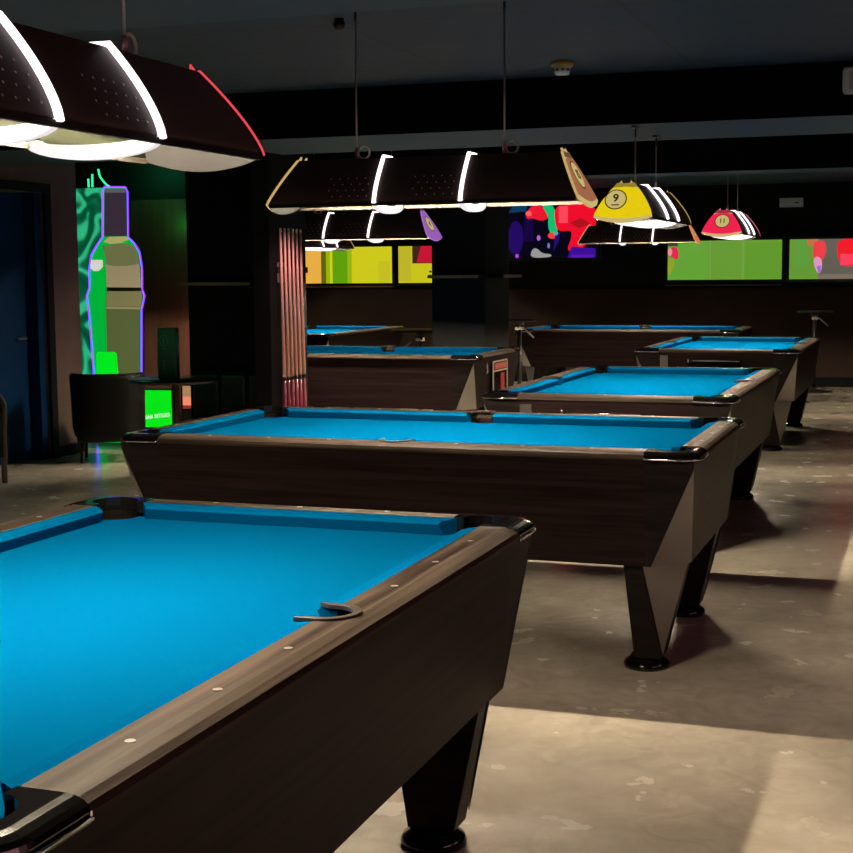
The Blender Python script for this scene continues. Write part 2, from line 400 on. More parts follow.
            b.poly([P(top[0], z1), P(top[1], z1), P(bot[1], z0), P(bot[0], z0)]); b.poly([P(top[1], z1), P(top[2], z1), P(bot[2], z0), P(bot[1], z0)])
            b.poly([P(top[3], z1), P(top[4], z1), P(bot[3], z0), P(bot[2], z0)]); b.poly([P(top[4], z1), P(top[0], z1), P(bot[0], z0), P(bot[3], z0)])
            b.poly([P(p, z1) for p in top]); b.poly([P(p, z0) for p in bot])
            b.poly([P(top[2], z1), P(top[3], z1), P(bot[2], z0)])
            leg = b.build('leg', 'leg', R, bevel=.003)
            b = MB(); b.T = Matrix.Translation(Vector((sx, sy, -.15)).normalized()*.003)
            k = .82; m2 = lambda a, c_: (a[0]+(c_[0]-a[0])*k, a[1]+(c_[1]-a[1])*k)
            tri = [P(top[2], z1-.006), P(top[3], z1-.006), P((lx+q+.004, ly+q+.004), z0+.02)]
            b.poly(tri); b.T = Matrix.Translation(Vector((sx, sy, -.15)).normalized()*.0045); b.poly(tri)
            o = b.build('metal_facet', 'facet', leg); o['label'] = 'tapering silver facet'
            b = MB(); b.lathe([(.082, 0), (.084, .012), (.078, .024), (.062, .034), (.055, .046)], (sx*lx, sy*ly, 0), 28)
            o = b.build('foot', 'cap', leg); o['label'] = 'glossy black round foot'
    # cabinet panels
    b = MB()
    for s in (1, -1):
        b.poly([(s*.630, -.945, .78), (s*.630, .945, .78), (s*.595, .945, .40), (s*.595, -.945, .40)])
        b.poly([(s*.600, -.945, .78), (s*.600, .945, .78), (s*.565, .945, .40), (s*.565, -.945, .40)])
        b.poly([(-.445, s*1.117, .78), (.445, s*1.117, .78), (.445, s*1.085, .40), (-.445, s*1.085, .40)])
        b.poly([(-.445, s*1.087, .78), (.445, s*1.087, .78), (.445, s*1.055, .40), (-.445, s*1.055, .40)])
    b.box(-.594, .594, -.944, .944, .40, .42); b.box(-.444, .444, -1.084, 1.084, .40, .42)
    b.build('cabinet', 'skirt', R)
    # pearl sights
    for s in (1, -1):
        for k in (-3, -2, -1, 1, 2, 3):
            b = MB(); b.disc((s*.5835, k*.25, ZT), .0078, 'z', 14, .0012); b.build('rail_sight', 'sight', R)
        for k in (-1, 0, 1):
            b = MB(); b.disc((k*.25, s*1.0835, ZT), .0078, 'z', 14, .0012); b.build('rail_sight', 'sight', R)
    return R
def children(o): return [c for c in COL.objects if c.parent == o]
def copy_tree(o, parent=None):
    kids = KIDS.get(o.name) if parent is not None or o.name in KIDS else None
    c = o.copy(); COL.objects.link(c); c.parent = parent
    for ch in (kids or []): copy_tree(ch, c)
    return c
T0 = make_table()
KIDS = {}
for o in COL.objects:
    if o.parent: KIDS.setdefault(o.parent.name, []).append(o)
TABLES = [
    ((-1.58, 2.376), 0, 'nearest pool table, bottom left of the photo, with blue cloth'),
    ((-1.874, 5.508), 90, 'blue cloth pool table standing lengthwise right behind the nearest table'),
    ((-1.55, 8.181), 0, 'blue cloth pool table in the middle, under the yellow striped nine ball lamp'),
    ((-1.62, 12.55), 0, 'far right blue cloth pool table, under the red eleven ball lamp'),
    ((-3.09, 15.68), 90, 'farthest blue cloth pool table, lengthwise along the back wall screens'),
    ((-4.33, 10.80), 90, 'blue cloth pool table right of the cue rack, red coin panel on its end'),
    ((-6.48, 14.70), 0, 'far left blue cloth pool table seen between the two pillars'),
]
TT = []
for i, ((x, y), r, lab) in enumerate(TABLES):
    t = T0 if i == 0 else copy_tree(T0)
    t.location = (x, y, 0); t.rotation_euler = (0, 0, radians(r)); t['label'] = lab; TT.append(t)
TT[4].scale = (1., 1.06, 1.)
# extras on single tables
def tray(t):
    b = MB(); b.box(-.21, .21, -1.137, -1.10, .700, .712); b.box(-.21, .21, -1.116, -1.10, .64, .70)
    o = b.build('ball_tray', 'cap', t)
    b = MB(); b.tube([(-.21, -1.137, .705), (-.21, -1.137, .735)], .006); b.tube([(-.19, -1.139, .718), (.19, -1.139, .718)], .005); b.build('tray_bar', 'chrome', o)
    b = MB(); b.box(-.435, -.375, -1.121, -1.10, .655, .755); o = b.build('counter_plate', 'facet', t); o['label'] = 'pale metal counter plate'
tray(TT[3]); tray(TT[2])
M['coin_red'] = mat('coin_red', (.30, .02, .025), .4); M['coin_pale'] = mat('coin_pale', (.30, .29, .22), .5)
b = MB(); b.box(-.16, .21, -1.126, -1.09, .46, .735)
o = b.build('coin_panel', 'cap', TT[5]); o['label'] = 'coin panel with red plates'
b = MB()
for z in (.735, .662, .46): b.box(-.165, .215, -1.131, -1.124, z-.006, z+.006)
for x in (-.165, .215): b.box(x-.006, x+.006, -1.131, -1.124, .46, .735)
b.build('panel_frame', 'coin_pale', o)
b = MB(); b.box(-.14, .19, -1.132, -1.125, .674, .722); b.box(.04, .13, -1.132, -1.125, .48, .64); b.build('red_plate', 'coin_red', o)
b = MB()
for k in range(7): b.box(-.12+k*.042, -.10+k*.042, -1.135, -1.131, .682, .714)
b.build('plate_marks', mat('coin_mark', (.5, .12, .12), .4), o)
b = MB(); b.tube([(-.36, -1.125, .745), (-.36, -1.14, .73), (-.36, -1.14, .67), (-.36, -1.12, .655)], .007); b.build('pull_handle', 'chrome', TT[5])

# ------------------------------------------------------------------ ball lamps
LB, LT, HW, TW, LH = .630, .540, .15, .04, .18
def prof_y(t): return HW-(HW-TW)*t**1.45
def band_poly(q0, q1, ln, bulge0=0., bulge1=0., n=12):
    """outline of the plate between heights q0..q1 (along plate), edges bowed"""
    def w(q):
        t = min(max(q/ln, 0), 1); return prof_y(t)+.004 if q >= 0 else HW+.004
    pts = []
    for i in range(n+1):
        q = q0+(q1-q0)*i/n; pts.append((w(q), q))
    w1 = w(q1)
    for i in range(1, n): pts.append((w1*(1-2*i/n), q1+bulge1*(1-(1-2*i/n)**2)))
    for i in range(n+1):
        q = q1+(q0-q1)*i/n; pts.append((-w(q), q))
    w0 = w(q0)
    for i in range(1, n): pts.append((-w0*(1-2*i/n), q0-bulge0*(1-(1-2*i/n)**2)))
    return pts
def make_lamp(loc, axis_deg, label, color, number, striped, ceil_z, underline=False, scale=1., edge=None, shift=0.):
    R = empty('ball_lamp', loc, radians(axis_deg), label, 'pendant lamp', 'ball lamps above the pool tables')
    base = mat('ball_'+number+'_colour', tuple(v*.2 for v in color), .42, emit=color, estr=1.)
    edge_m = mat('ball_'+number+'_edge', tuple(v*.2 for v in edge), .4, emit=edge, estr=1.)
    # canopy: two curved side panels + top, thin shell
    b = MB(); n = 10
    def ring(off, x_end):
        return None
    for s in (1, -1):
        def sheet(off):
            rows = []
            for i in range(n+1):
                t = i/n; xe = LB-(LB-LT)*t-.004
                rows.append([(-xe, s*(prof_y(t)-off), LH*t), (xe, s*(prof_y(t)-off), LH*t)])
            return rows
        b.mi = 0
        R0 = [[b.v(p) for p in r] for r in sheet(0)]
        b.mi = 0
        for i in range(n): b.f([R0[i][0], R0[i][1], R0[i+1][1], R0[i+1][0]], True)
        b.mi = 1
        R1 = [[b.v(p) for p in r] for r in sheet(.006)]
        for i in range(n): b.f([R1[i][1], R1[i][0], R1[i+1][0], R1[i+1][1]], True)
        b.f([R0[0][0], R0[0][1], R1[0][1], R1[0][0]])
    b.mi = 0
    b.poly([(-LT, -TW, LH), (LT, -TW, LH), (LT, TW, LH), (-LT, TW, LH)])
    b.mi = 1
    b.poly([(-LT, -TW, LH-.006), (-LT, TW, LH-.006), (LT, TW, LH-.006), (LT, -TW, LH-.006)])
    can = b.build('canopy', ['canopy', 'canopy_in'], R)
    # pin-hole rows beside the rings, light glints painted as pale discs
    b = MB()
    for s in (1, -1):
        for rx in (-.175, .175):
            for side in (-1,):
                for row in range(4):
                    for k in range(5):
                        t = .16+row*.13; x = rx+side*(.035+.036*k+(.018 if row % 2 else 0))
                        y = s*(prof_y(t)+.001); z = LH*t
                        b.T = Matrix.Translation((x, y, z)) @ Matrix.Rotation(-s*radians(62), 4, 'X')
                        b.disc((0, 0, 0), .0028, 'z', 6, .0006)
    b.T = Matrix.Identity(4); o = b.build('pin_hole_glints', 'hole', can)
    for s in (1, -1):
        b = MB(); b.box(-LB+.01, LB-.01, min(s*.140, s*.153), max(s*.140, s*.153), -.010, .002); b.build('bottom_lip', 'lip', R)
    # LED rings
    for rx in (-.175, .175):
        path = []
        for i in range(n+1): path.append((rx, -(prof_y(i/n)+.006), LH*i/n))
        for i in range(n+1): path.append((rx, prof_y(1-i/n)+.006, LH*(1-i/n)))
        path[n] = (rx, -TW-.004, LH+.004); path[n+1] = (rx, TW+.004, LH+.004)
        b = MB(); b.tube(path, .0085, 8); ringo = b.build('light_ring', 'led', R)
        out = [(-.152, .004)] + [(-.152*cos(pi*i/14), .0-.036*sin(pi*i/14)) for i in range(15)] + [(.152, .004)]
        inn = [(.125*cos(pi*i/14), .006-.013*sin(pi*i/14)) for i in range(15)]
        b = MB(); b.prism(out+inn, rx-.011, rx+.011, 'x'); b.build('light_band', 'led_low', ringo)
    # tube inside
    b = MB(); b.tube([(-.52, 0, .062), (.52, 0, .062)], .011, 8); b.build('light_tube', 'tube', R)
    b = MB(); b.box(-.54, .54, -.025, .025, .078, .10)
    for x in (-.53, 0, .53): b.box(x-.012, x+.012, -.008, .008, .10, LH-.005)
    b.build('tube_holder', 'canopy_in', R)
    # end plates
    ln = math.hypot(LB-LT, LH)
    for s in (1, -1):
        up = Vector((-s*(LB-LT), 0, LH)).normalized(); nn = Vector((s*LH, 0, LB-LT)).normalized(); rt = Vector((0, s, 0))
        F = Matrix(((rt.x, up.x, nn.x, s*LB), (rt.y, up.y, nn.y, 0), (rt.z, up.z, nn.z, 0), (0, 0, 0, 1)))
        b = MB(); b.T = F
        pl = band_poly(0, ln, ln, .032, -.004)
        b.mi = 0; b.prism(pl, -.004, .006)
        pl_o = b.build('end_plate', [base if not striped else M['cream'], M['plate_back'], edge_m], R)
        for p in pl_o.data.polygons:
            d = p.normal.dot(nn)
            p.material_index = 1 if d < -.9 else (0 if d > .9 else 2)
        if striped:
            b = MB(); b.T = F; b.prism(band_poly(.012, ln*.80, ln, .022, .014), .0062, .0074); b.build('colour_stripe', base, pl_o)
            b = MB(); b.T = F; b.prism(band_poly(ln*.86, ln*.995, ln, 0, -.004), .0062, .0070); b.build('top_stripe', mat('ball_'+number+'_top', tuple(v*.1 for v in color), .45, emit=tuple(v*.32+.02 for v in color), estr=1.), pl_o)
        cy = ln*.50
        b = MB(); b.T = F; b.disc((shift, cy, .0075), .059, 'z', 28, .0008); b.build('number_ring', 'ring_ink', pl_o)
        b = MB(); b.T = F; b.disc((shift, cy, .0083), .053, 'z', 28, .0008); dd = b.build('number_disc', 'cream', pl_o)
        text_obj('number', number, .062 if len(number) == 1 else .052, 'ink', pl_o, F @ Matrix.Translation((shift, cy+(.006 if underline else 0), .0098)))
        if underline:
            b = MB(); b.T = F; b.box(shift-.02, shift+.02, cy-.036, cy-.030, .0092, .0104); b.build('underline', 'ink', pl_o)
        # small horns on the plate top
        for hx in (-.028, .028):
            b = MB(); b.T = F; b.prism([(hx-.010, ln-.01), (hx+.010, ln-.01), (hx+.003*(1 if hx < 0 else -1), ln+.016)], -.003, .005)
            b.build('plate_lug', edge_m, pl_o)
    # suspension rods
    for sx in (-.305, .305):
        hz = (ceil_z-loc[2])/scale
        b = MB(); b.tube([(sx, 0, LH), (sx, 0, hz)], .0035, 8); rd = b.build('hanging_rod', 'rod', R)
        b = MB(); b.lathe([(.009, 0), (.009, .035), (.004, .045)], (sx, 0, LH), 10); b.build('rod_fitting', 'rod_fit', rd)
        b = MB(); b.tube([(sx+.028+.024*cos(2*pi*i/18), .005, LH+.027+.024*sin(2*pi*i/18)) for i in range(18)], .004, 6, closed=True); b.build('cable_loop', 'loop', rd)
        b = MB(); b.box(sx-.05, sx+.05, -.012, .012, hz-.012, hz); b.lathe([(.006, 0), (.006, .05)], (sx, 0, hz-.06), 8); b.build('ceiling_bracket', 'black_metal', rd)
    R.scale = (scale,)*3
    return R
make_lamp((-1.58, 2.335, 1.69), 90, 'nearest black pendant lamp, cut off at the top left, with glowing red far edge', lin((200, 50, 60)), '3', False, CEIL, edge=lin((222, 72, 84)))
make_lamp((-1.877, 5.38, 1.695), 0, 'long black pendant lamp with tan striped end plate over the second table', lin((158, 100, 72)), '15', True, CEIL, edge=lin((196, 166, 100)))
make_lamp((-1.545, 8.10, 1.705), -90, 'black pendant lamp with yellow striped nine ball end plate', lin((228, 200, 14)), '9', True, BEAM, True, shift=-.045, edge=lin((200, 160, 90)))
make_lamp((-1.655, 12.60, 1.726), -90, 'black pendant lamp with red striped eleven ball end plate', lin((236, 34, 78)), '11', True, CEIL, edge=lin((230, 130, 140)), scale=1.05)
make_lamp((-3.03, 15.50, 1.735), 0, 'far black pendant lamp with plain orange end plate, before the green screen', lin((218, 110, 66)), '5', False, CEIL, edge=lin((225, 140, 90)))
make_lamp((-4.035, 9.86, 1.68), 0, 'black pendant lamp with purple four ball end plate over the table beside the cue rack', lin((148, 92, 178)), '4', False, CEIL, edge=lin((160, 110, 190)))
make_lamp((-6.52, 14.85, 1.715), 90, 'far left black pendant lamp before the yellow screen', lin((40, 120, 60)), '6', False, CEIL, edge=lin((210, 170, 130)), scale=1.1)

# ------------------------------------------------------------------ screens on the back wall
def E(c, s=1.): return glow('pix_%d_%d_%d' % c, lin(c), s)
def make_tv(x0, x1, z0, z1, label, base, shapes, cat='screen', y=None):
    y = y or YB-.02
    R = empty('wall_screen', ((x0+x1)/2, y-.02, z0), 0, label, 'screen', 'screens on the back wall')
    w = (x1-x0)/2; h = z1-z0
    b = MB(); b.box(-w-.035, w+.035, -.03, .02, -.035, h+.035); fr = b.build('screen_frame', 'tv_frame', R, bevel=.004)
    mats = [E(base)]; b = MB(); b.box(-w, w, -.036, -.031, 0, h)
    for k, (c, pts) in enumerate(shapes):
        mats.append(E(c)); b.mi = len(mats)-1
        if len(pts) > 4: pts = chaikin(pts)
        P = [(-w+2*w*u, h*v) for u, v in pts]; yy = -.0365-.0002*(k+1)
        b.prism(P, yy, yy+.0004, 'y')
    o = b.build('picture', mats, R)
    for m in mats: m.node_tree.nodes['Principled BSDF'].inputs['Roughness'].default_value = .12
    return R
def chaikin(p):
    for _ in range(2):
        q = []
        for i in range(len(p)):
            a, b_ = p[i], p[(i+1) % len(p)]
            q += [(a[0]*.75+b_[0]*.25, a[1]*.75+b_[1]*.25), (a[0]*.25+b_[0]*.75, a[1]*.25+b_[1]*.75)]
        p = q
    return p
def rect(u0, u1, v0, v1): return [(u0, v0), (u1, v0), (u1, v1), (u0, v1)]
def ell(cu, cv, ru, rv, n=14): return [(cu+ru*cos(2*pi*i/n), cv+rv*sin(2*pi*i/n)) for i in range(n)]
make_tv(-3.165, -1.775, 1.31, 1.79, 'wide screen of green pitch below the red eleven ball lamp', (102, 152, 52),
        [((98, 160, 54), rect(.0, .36, 0, 1)), ((112, 158, 70), rect(.37, .385, .0, 1)), ((112, 160, 66), rect(.655, .675, 0, 1)), ((96, 152, 46), rect(.69, 1, 0, .93)), ((58, 62, 52), rect(.0, .09, .87, 1)),
         ((225, 40, 74), [(.01, .62), (.05, .56), (.095, .50), (.095, .74), (.08, .86), (.02, .84)]), ((240, 140, 150), ell(.02, .72, .02, .1)), ((140, 160, 40), [(.0, .1), (.04, .18), (.07, .5), (.02, .56), (.0, .55)])])
make_tv(-1.685, -.30, 1.31, 1.79, 'wide screen of green pitch and red players at the far right', (100, 150, 52),
        [((92, 154, 62), rect(.056, .15, .3, 1)), ((190, 110, 70), [(.145, 1), (.234, 1), (.222, .86), (.156, .82)]), ((96, 92, 82), rect(.245, 1, .0, 1)), ((120, 108, 96), rect(.245, 1, .0, .12)), ((235, 60, 70), [(.195, .55), (.20, .95), (.30, .97), (.315, .7), (.28, .45), (.235, .3)]),
         ((220, 150, 190), [(.20, .5), (.235, .58), (.28, .48), (.275, .2), (.25, .12), (.22, .25)]), ((150, 110, 200), [(.232, .32), (.268, .34), (.268, .18), (.25, .15)]),
         ((238, 20, 40), [(.40, 1), (.60, 1), (.58, .32), (.44, .30), (.40, .62)]), ((250, 60, 90), rect(.43, .56, .34, .62))])
make_tv(-8.13, -6.85, 1.29, 1.775, 'left wide screen glowing yellow with orange and green bands', (205, 200, 28),
        [((232, 172, 70), rect(0, .20, 0, 1)), ((96, 96, 14), rect(.20, .255, 0, 1)), ((150, 180, 10), rect(.255, .30, 0, 1)), ((206, 206, 30), rect(.30, .33, 0, 1)), ((96, 158, 12), rect(.33, .50, 0, 1)), ((150, 180, 20), rect(.50, .55, 0, 1)), ((196, 190, 34), rect(.85, .98, 0, .6))])
make_tv(-6.755, -5.40, 1.29, 1.775, 'yellow screen with a dark and red inset, half hidden by the far pillar', (200, 194, 28),
        [((64, 36, 24), rect(.145, .36, .53, 1)), ((196, 22, 50), [(.19, .56), (.36, .55), (.36, 1), (.235, 1)]), ((190, 180, 40), rect(.0, .13, .05, 1)), ((40, 40, 20), rect(.31, .345, .16, .22)), ((40, 40, 20), rect(.32, .345, .28, .33))])
W = 1.2
make_tv(-5.26, -4.06, 1.60, 2.31, 'tall screen showing red figures on dark purple between far pillar and nine ball lamp', (8, 6, 22),
        [((34, 10, 96), [(.02, .12), (.14, .05), (.20, .3), (.17, .62), (.08, .7), (.02, .5)]), ((22, 8, 62), rect(.20, .30, .3, .9)), ((10, 60, 90), [(.02, .82), (.22, .84), (.24, 1), (.1, 1)]),
         ((235, 24, 48), [(.21, .70), (.25, .90), (.34, .98), (.44, .88), (.47, .70), (.38, .66), (.30, .72)]), ((255, 90, 90), ell(.25, .8, .035, .05)),
         ((20, 190, 110), [(.38, .97), (.52, .97), (.56, .70), (.58, .48), (.50, .40), (.46, .55), (.47, .75)]), ((240, 60, 60), ell(.51, .4, .05, .06)),
         ((238, 14, 44), [(.53, .97), (.97, 1), (1, .55), (.84, .12), (.66, .1), (.72, .35), (.72, .5), (.58, .46), (.54, .6)]), ((170, 20, 30), [(.70, .62), (.82, .70), (.92, .60), (.8, .52)]), ((255, 70, 90), rect(.58, .68, .62, .92)),
         ((60, 16, 150), [(.68, -.0), (.98, .0), (.98, .16), (.72, .20)]), ((90, 24, 180), rect(.72, .96, .0, .05)), ((40, 14, 110), [(.52, .12), (.58, .3), (.60, .48), (.54, .4)]),
         ((150, 150, 150), [(.26, .0), (.50, .01), (.50, .07), (.40, .08), (.34, .18), (.29, .17)]), ((190, 90, 220), ell(.36, .36, .02, .05)), ((120, 110, 190), ell(.47, .22, .015, .05)), ((80, 170, 160), ell(.55, .44, .025, .04)), ((180, 60, 230), ell(.12, .04, .02, .04))])
for x0, x1, lab in ((-3.18, -1.78, 'thin grey ledge under the wide green screen'), (-8.13, -6.85, 'thin reddish ledge under the left yellow screen')):
    b = MB(); b.box(x0, x1, YB-.10, YB, 1.235, 1.25); o = b.build('screen_ledge', 'grey_trim' if x0 > -5 else 'edge_wood'); tag(o, lab, 'ledge', 'ledges under the screens')

# ------------------------------------------------------------------ ceiling and wall fittings
R = empty('smoke_detector', (-1.80, 7.19, CEIL), 0, 'small white smoke detector with yellow base on the ceiling', 'smoke detector')
b = MB(); b.lathe([(.056, 0), (.056, -.018), (.050, -.022)], n=24); b.build('yellow_base', 'yellow_base', R)
b = MB(); b.lathe([(.050, -.022), (.036, -.058), (.030, -.062)], n=24); hd = b.build('white_head', 'white_plastic', R)
b = MB()
for i in range(10):
    a = 2*pi*i/10; b.T = Matrix.Rotation(a, 4, 'Z'); b.box(.041, .0475, -.006, .006, -.046, -.034)
b.build('vent_slots', 'grey_trim', hd)
R = empty('emergency_light', (-.27, 7.693, 2.30), 0, 'rounded white emergency light on the black ceiling beam at the right edge', 'emergency light')
b = MB(); b.box(-.20, .20, -.055, 0, 0, .135); b.build('light_case', 'white_plastic', R, bevel=.02, seg=4)
b = MB(); b.box(-.165, .165, -.060, -.054, .022, .113); b.build('light_lens', mat('lens_grey', (.45, .42, .44), .35), R, bevel=.004)
R = empty('wall_sign', (-1.68, YB-.0, 2.18), 0, 'small pale rectangular plate high on the back wall above the right screens', 'wall plate')
b = MB(); b.box(-.14, .14, -.03, 0, 0, .11); b.build('plate_body', 'sign_face', R, bevel=.006)
b = MB(); b.box(.04, .09, -.034, -.029, .045, .06); b.build('plate_mark', 'grey_trim', R)
R = empty('ceiling_sensor', (-2.35, 5.62, CEIL), 0, 'small black sensor hanging from the ceiling left of the rods', 'sensor')
b = MB(); b.lathe([(.02, 0), (.02, -.012), (.026, -.02), (.022, -.04), (.006, -.05)], n=16); b.build('sensor_head', 'black_metal', R)

# ------------------------------------------------------------------ cues
rk = empty('cue_rack', (-4.056, 8.80, 0), 0, 'dark cue rack fixed to the right side of the near pillar', 'cue rack')
b = MB(); b.box(0, .075, -.25, .25, .23, .264); b.box(0, .012, -.25, .25, .18, .265); b.build('butt_shelf', 'black_metal', rk, bevel=.003)
b = MB(); b.box(0, .02, -.24, .24, 1.43, 1.47); b.build('holder_rail', 'black_metal', rk, bevel=.003)
b = MB()
for k in (0, 1): b.box(.010, .018, -.220+k*.0625-.012, -.220+k*.0625+.012, 1.37, 1.50)
o = b.build('cue_clip', mat('clip_pink', (.34, .22, .24), .4), rk)
labs = ['leftmost of the six maroon cues on the pillar rack', 'second cue from the left on the pillar rack', 'third cue from the left on the pillar rack',
        'third cue from the right on the pillar rack', 'second cue from the right on the pillar rack', 'rightmost cue on the pillar rack, nearest the yellow screen']
cue0 = None
for k in range(6):
    y = 8.570+k*.0625
    if cue0 is None:
        cue0 = empty('billiard_cue', (0, 0, 0)); b = MB()
        b.lathe([(.0145, .0), (.0150, .02), (.0125, .46)], n=12); bt = b.build('butt', 'cue_butt', cue0)
        b = MB(); b.lathe([(.0128, .46), (.0128, .485)], n=12); b.build('joint_ring', 'ink', cue0)
        b = MB(); b.lathe([(.0122, .485), (.0072, 1.43)], n=12); b.build('shaft', 'cue_shaft', cue0)
        b = MB(); b.lathe([(.0072, 1.43), (.0070, 1.45), (.004, 1.456)], n=12); b.build('tip', 'cue_ferrule', cue0)
        ck = [c for c in COL.objects if c.parent == cue0]; c = cue0
    else:
        c = cue0.copy(); COL.objects.link(c)
        for o in ck:
            d = o.copy(); COL.objects.link(d); d.parent = c
    c.location = (-4.008, y+.010, .266); c.rotation_euler = (radians(.45), radians(-.35), 0)
    tag(c, labs[k], 'cue', 'cues on the pillar rack')

# ------------------------------------------------------------------ bottle display
D = empty('bottle_sign', (-6.44, 10.5, 0), 0, 'tall bottle shaped sign outlined in purple neon beside a green satin panel', 'sign')
OL = [(-6.531, 2.111), (-6.511, 2.152), (-6.312, 2.146), (-6.29, 2.105), (-6.298, 1.738), (-6.243, 1.688), (-6.194, 1.613), (-6.175, 1.482), (-6.18, 1.301), (-6.159, 1.252), (-6.191, 1.136), (-6.226, 0.02), (-6.656, 0.02), (-6.66, 0.446), (-6.698, 1.136), (-6.713, 1.253), (-6.686, 1.32), (-6.679, 1.486), (-6.656, 1.594), (-6.605, 1.668), (-6.545, 1.742)]
loc = lambda pts: [(x+6.44, z) for x, z in pts]
b = MB(); b.prism(loc(OL), 0, .035, 'y'); b.build('bottle_body', 'black_metal', D)
b = MB(); b.prism(loc(OL), -.003, -.0005, 'y'); b.build('green_face', mat('bottle_green', (.0, .12, .03), .3, emit=(.0, .42, .035), estr=1.0), D)
def overlay(name, pts, m, k): 
    b = MB(); b.prism(loc(pts), -.004-.002*k, -.002*k, 'y'); return b.build(name, m, D)
overlay('bottle_glass', [(-6.548, 1.667), (-6.528, 1.60), (-6.521, 1.50), (-6.523, 1.302), (-6.535, 1.14), (-6.54, .45), (-6.56, .04), (-6.245, .04), (-6.207, 1.136), (-6.175, 1.252), (-6.196, 1.318), (-6.191, 1.482), (-6.217, 1.60), (-6.29, 1.68)],
        mat('olive_glass', (.10, .11, .055), .25, emit=(.075, .095, .03), estr=1.0), 1)
overlay('bottle_neck', [(-6.512, 2.135), (-6.303, 2.13), (-6.312, 1.745), (-6.53, 1.745)], mat('neck_grey', (.06, .05, .055), .4, emit=(.035, .022, .035), estr=1.), 2)
overlay('neck_cap', [(-6.512, 2.137), (-6.303, 2.132), (-6.304, 2.10), (-6.513, 2.105)], mat('cap_grey', (.1, .09, .1), .4, emit=(.10, .09, .10), estr=1.), 3)
overlay('bottle_collar', [(-6.535, 1.70), (-6.517, 1.716), (-6.478, 1.742), (-6.326, 1.742), (-6.299, 1.716), (-6.366, 1.692), (-6.48, 1.683)], mat('collar_cream', (.5, .42, .18), .4, emit=(.42, .36, .13), estr=.9), 3)
overlay('bottle_shoulder', [(-6.535, 1.665), (-6.44, 1.68), (-6.33, 1.685), (-6.235, 1.655), (-6.205, 1.515), (-6.32, 1.50), (-6.45, 1.50), (-6.519, 1.515)], mat('shoulder_olive', (.16, .17, .08), .35, emit=(.13, .14, .055), estr=1.), 2)
overlay('bottle_label', [(-6.519, 1.515), (-6.45, 1.50), (-6.32, 1.50), (-6.205, 1.515), (-6.196, 1.322), (-6.518, 1.327)], mat('label_tan', (.35, .28, .18), .35, emit=(.26, .21, .115), estr=1.), 3)
overlay('bottle_seam', [(-6.518, 1.322), (-6.192, 1.320), (-6.185, 1.293), (-6.518, 1.294)], mat('seam_dark', (.03, .03, .015), .4), 4)
overlay('bottle_rib', [(-6.518, 1.294), (-6.40, 1.29), (-6.29, 1.29), (-6.187, 1.293), (-6.20, 1.165), (-6.524, 1.165)], mat('rib_tan', (.2, .18, .08), .3, emit=(.16, .145, .06), estr=1.), 3)
overlay('bottle_rib_line', [(-6.526, 1.162), (-6.202, 1.158), (-6.206, 1.143), (-6.526, 1.146)], mat('rib_line', (.3, .26, .14), .3, emit=(.22, .2, .10), estr=1.), 4)
overlay('white_patch', [(-6.667, 1.553), (-6.552, 1.552), (-6.554, 1.494), (-6.594, 1.461), (-6.642, 1.461), (-6.67, 1.486)], mat('patch_white', (.5, .5, .45), .4, emit=(.62, .62, .55), estr=1.), 2)
overlay('green_block', [(-6.639, .767), (-6.628, .784), (-6.464, .786), (-6.446, .769), (-6.42, .30), (-6.651, .30)], mat('block_green', (.0, .5, .01), .4, emit=(.0, .75, .012), estr=1.), 3)
b = MB(); b.tube([(x, -.012, z) for x, z in loc(OL[12:]+OL[:12])], .006, 8)
nt_ = b.build('neon_outline', glow('neon_purple', (.085, .013, .80), 5.5), D); nt_['label'] = 'glowing purple neon outline'
b = MB()
for p in ([(-6.68, 2.155), (-6.68, 2.225)], [(-6.643, 2.155), (-6.641, 2.262)], [(-6.482, 2.155), (-6.51, 2.172), (-6.538, 2.201), (-6.565, 2.235), (-6.574, 2.258), (-6.582, 2.301)]):
    b.tube([(x+6.44, .02, z) for x, z in p], .009, 8)
b.build('neon_antler', glow('neon_green', (.03, 1., .35), 1.1), D)
P = empty('satin_panel', (-6.76, 10.70, 0), 0, 'green satin backdrop panel standing left behind the bottle sign', 'backdrop')
b = MB(); b.box(-.33, .20, .006, .03, .02, 2.165); b.build('backing_board', 'black_metal', P)
b = MB(); rows = []
for j in range(25):
    z = .03+2.13*j/24; rows.append([(-.33+.53*i/24, -.004+.010*sin(i*.9+j*.35)*sin(j*.5), z) for i in range(25)])
b.loft(rows, closed=False, cap=False, smooth=True); b.build('satin_sheet', 'foil', P)
b = MB(); b.box(-.34, -.30, -.05, .12, 0, .03); b.box(.16, .20, -.05, .12, 0, .03); b.build('panel_foot', 'black_metal', P)

# green lit box sign and small colour panel behind the cafe table
L1 = empty('box_sign', (-5.90, 10.19, 0), radians(6), 'bright green lit box sign with white lettering behind the cafe table', 'sign')
b = MB(); b.box(-.16, .15, 0, .12, 0, .51); b.build('sign_case', 'black_metal', L1, bevel=.004)
b = MB(); b.box(-.138, .138, -.006, 0, .20, .50); b.build('sign_face', glow('lit_green', (.0, .78, .008), 1.0), L1)
text_obj('lettering', 'BAR SITGES', .044, glow('letter_white', (.75, .95, .72), .9), L1, Matrix.Translation((-.0, -.0085, .29)) @ Matrix.Rotation(pi/2, 4, 'X') @ Matrix.Rotation(radians(7), 4, 'Z') )
L2 = empty('light_box', (-5.60, 10.19, 0), 0, 'small coral and tan lit panel box under the cafe table edge', 'light box')
b = MB(); b.box(-.085, .085, 0, .10, 0, .56); b.build('box_case', 'black_metal', L2, bevel=.004)
b = MB(); b.box(-.062, .062, -.005, 0, .455, .54); b.build('tan_pane', glow('pane_tan', lin((168, 128, 88)), 1.), L2)
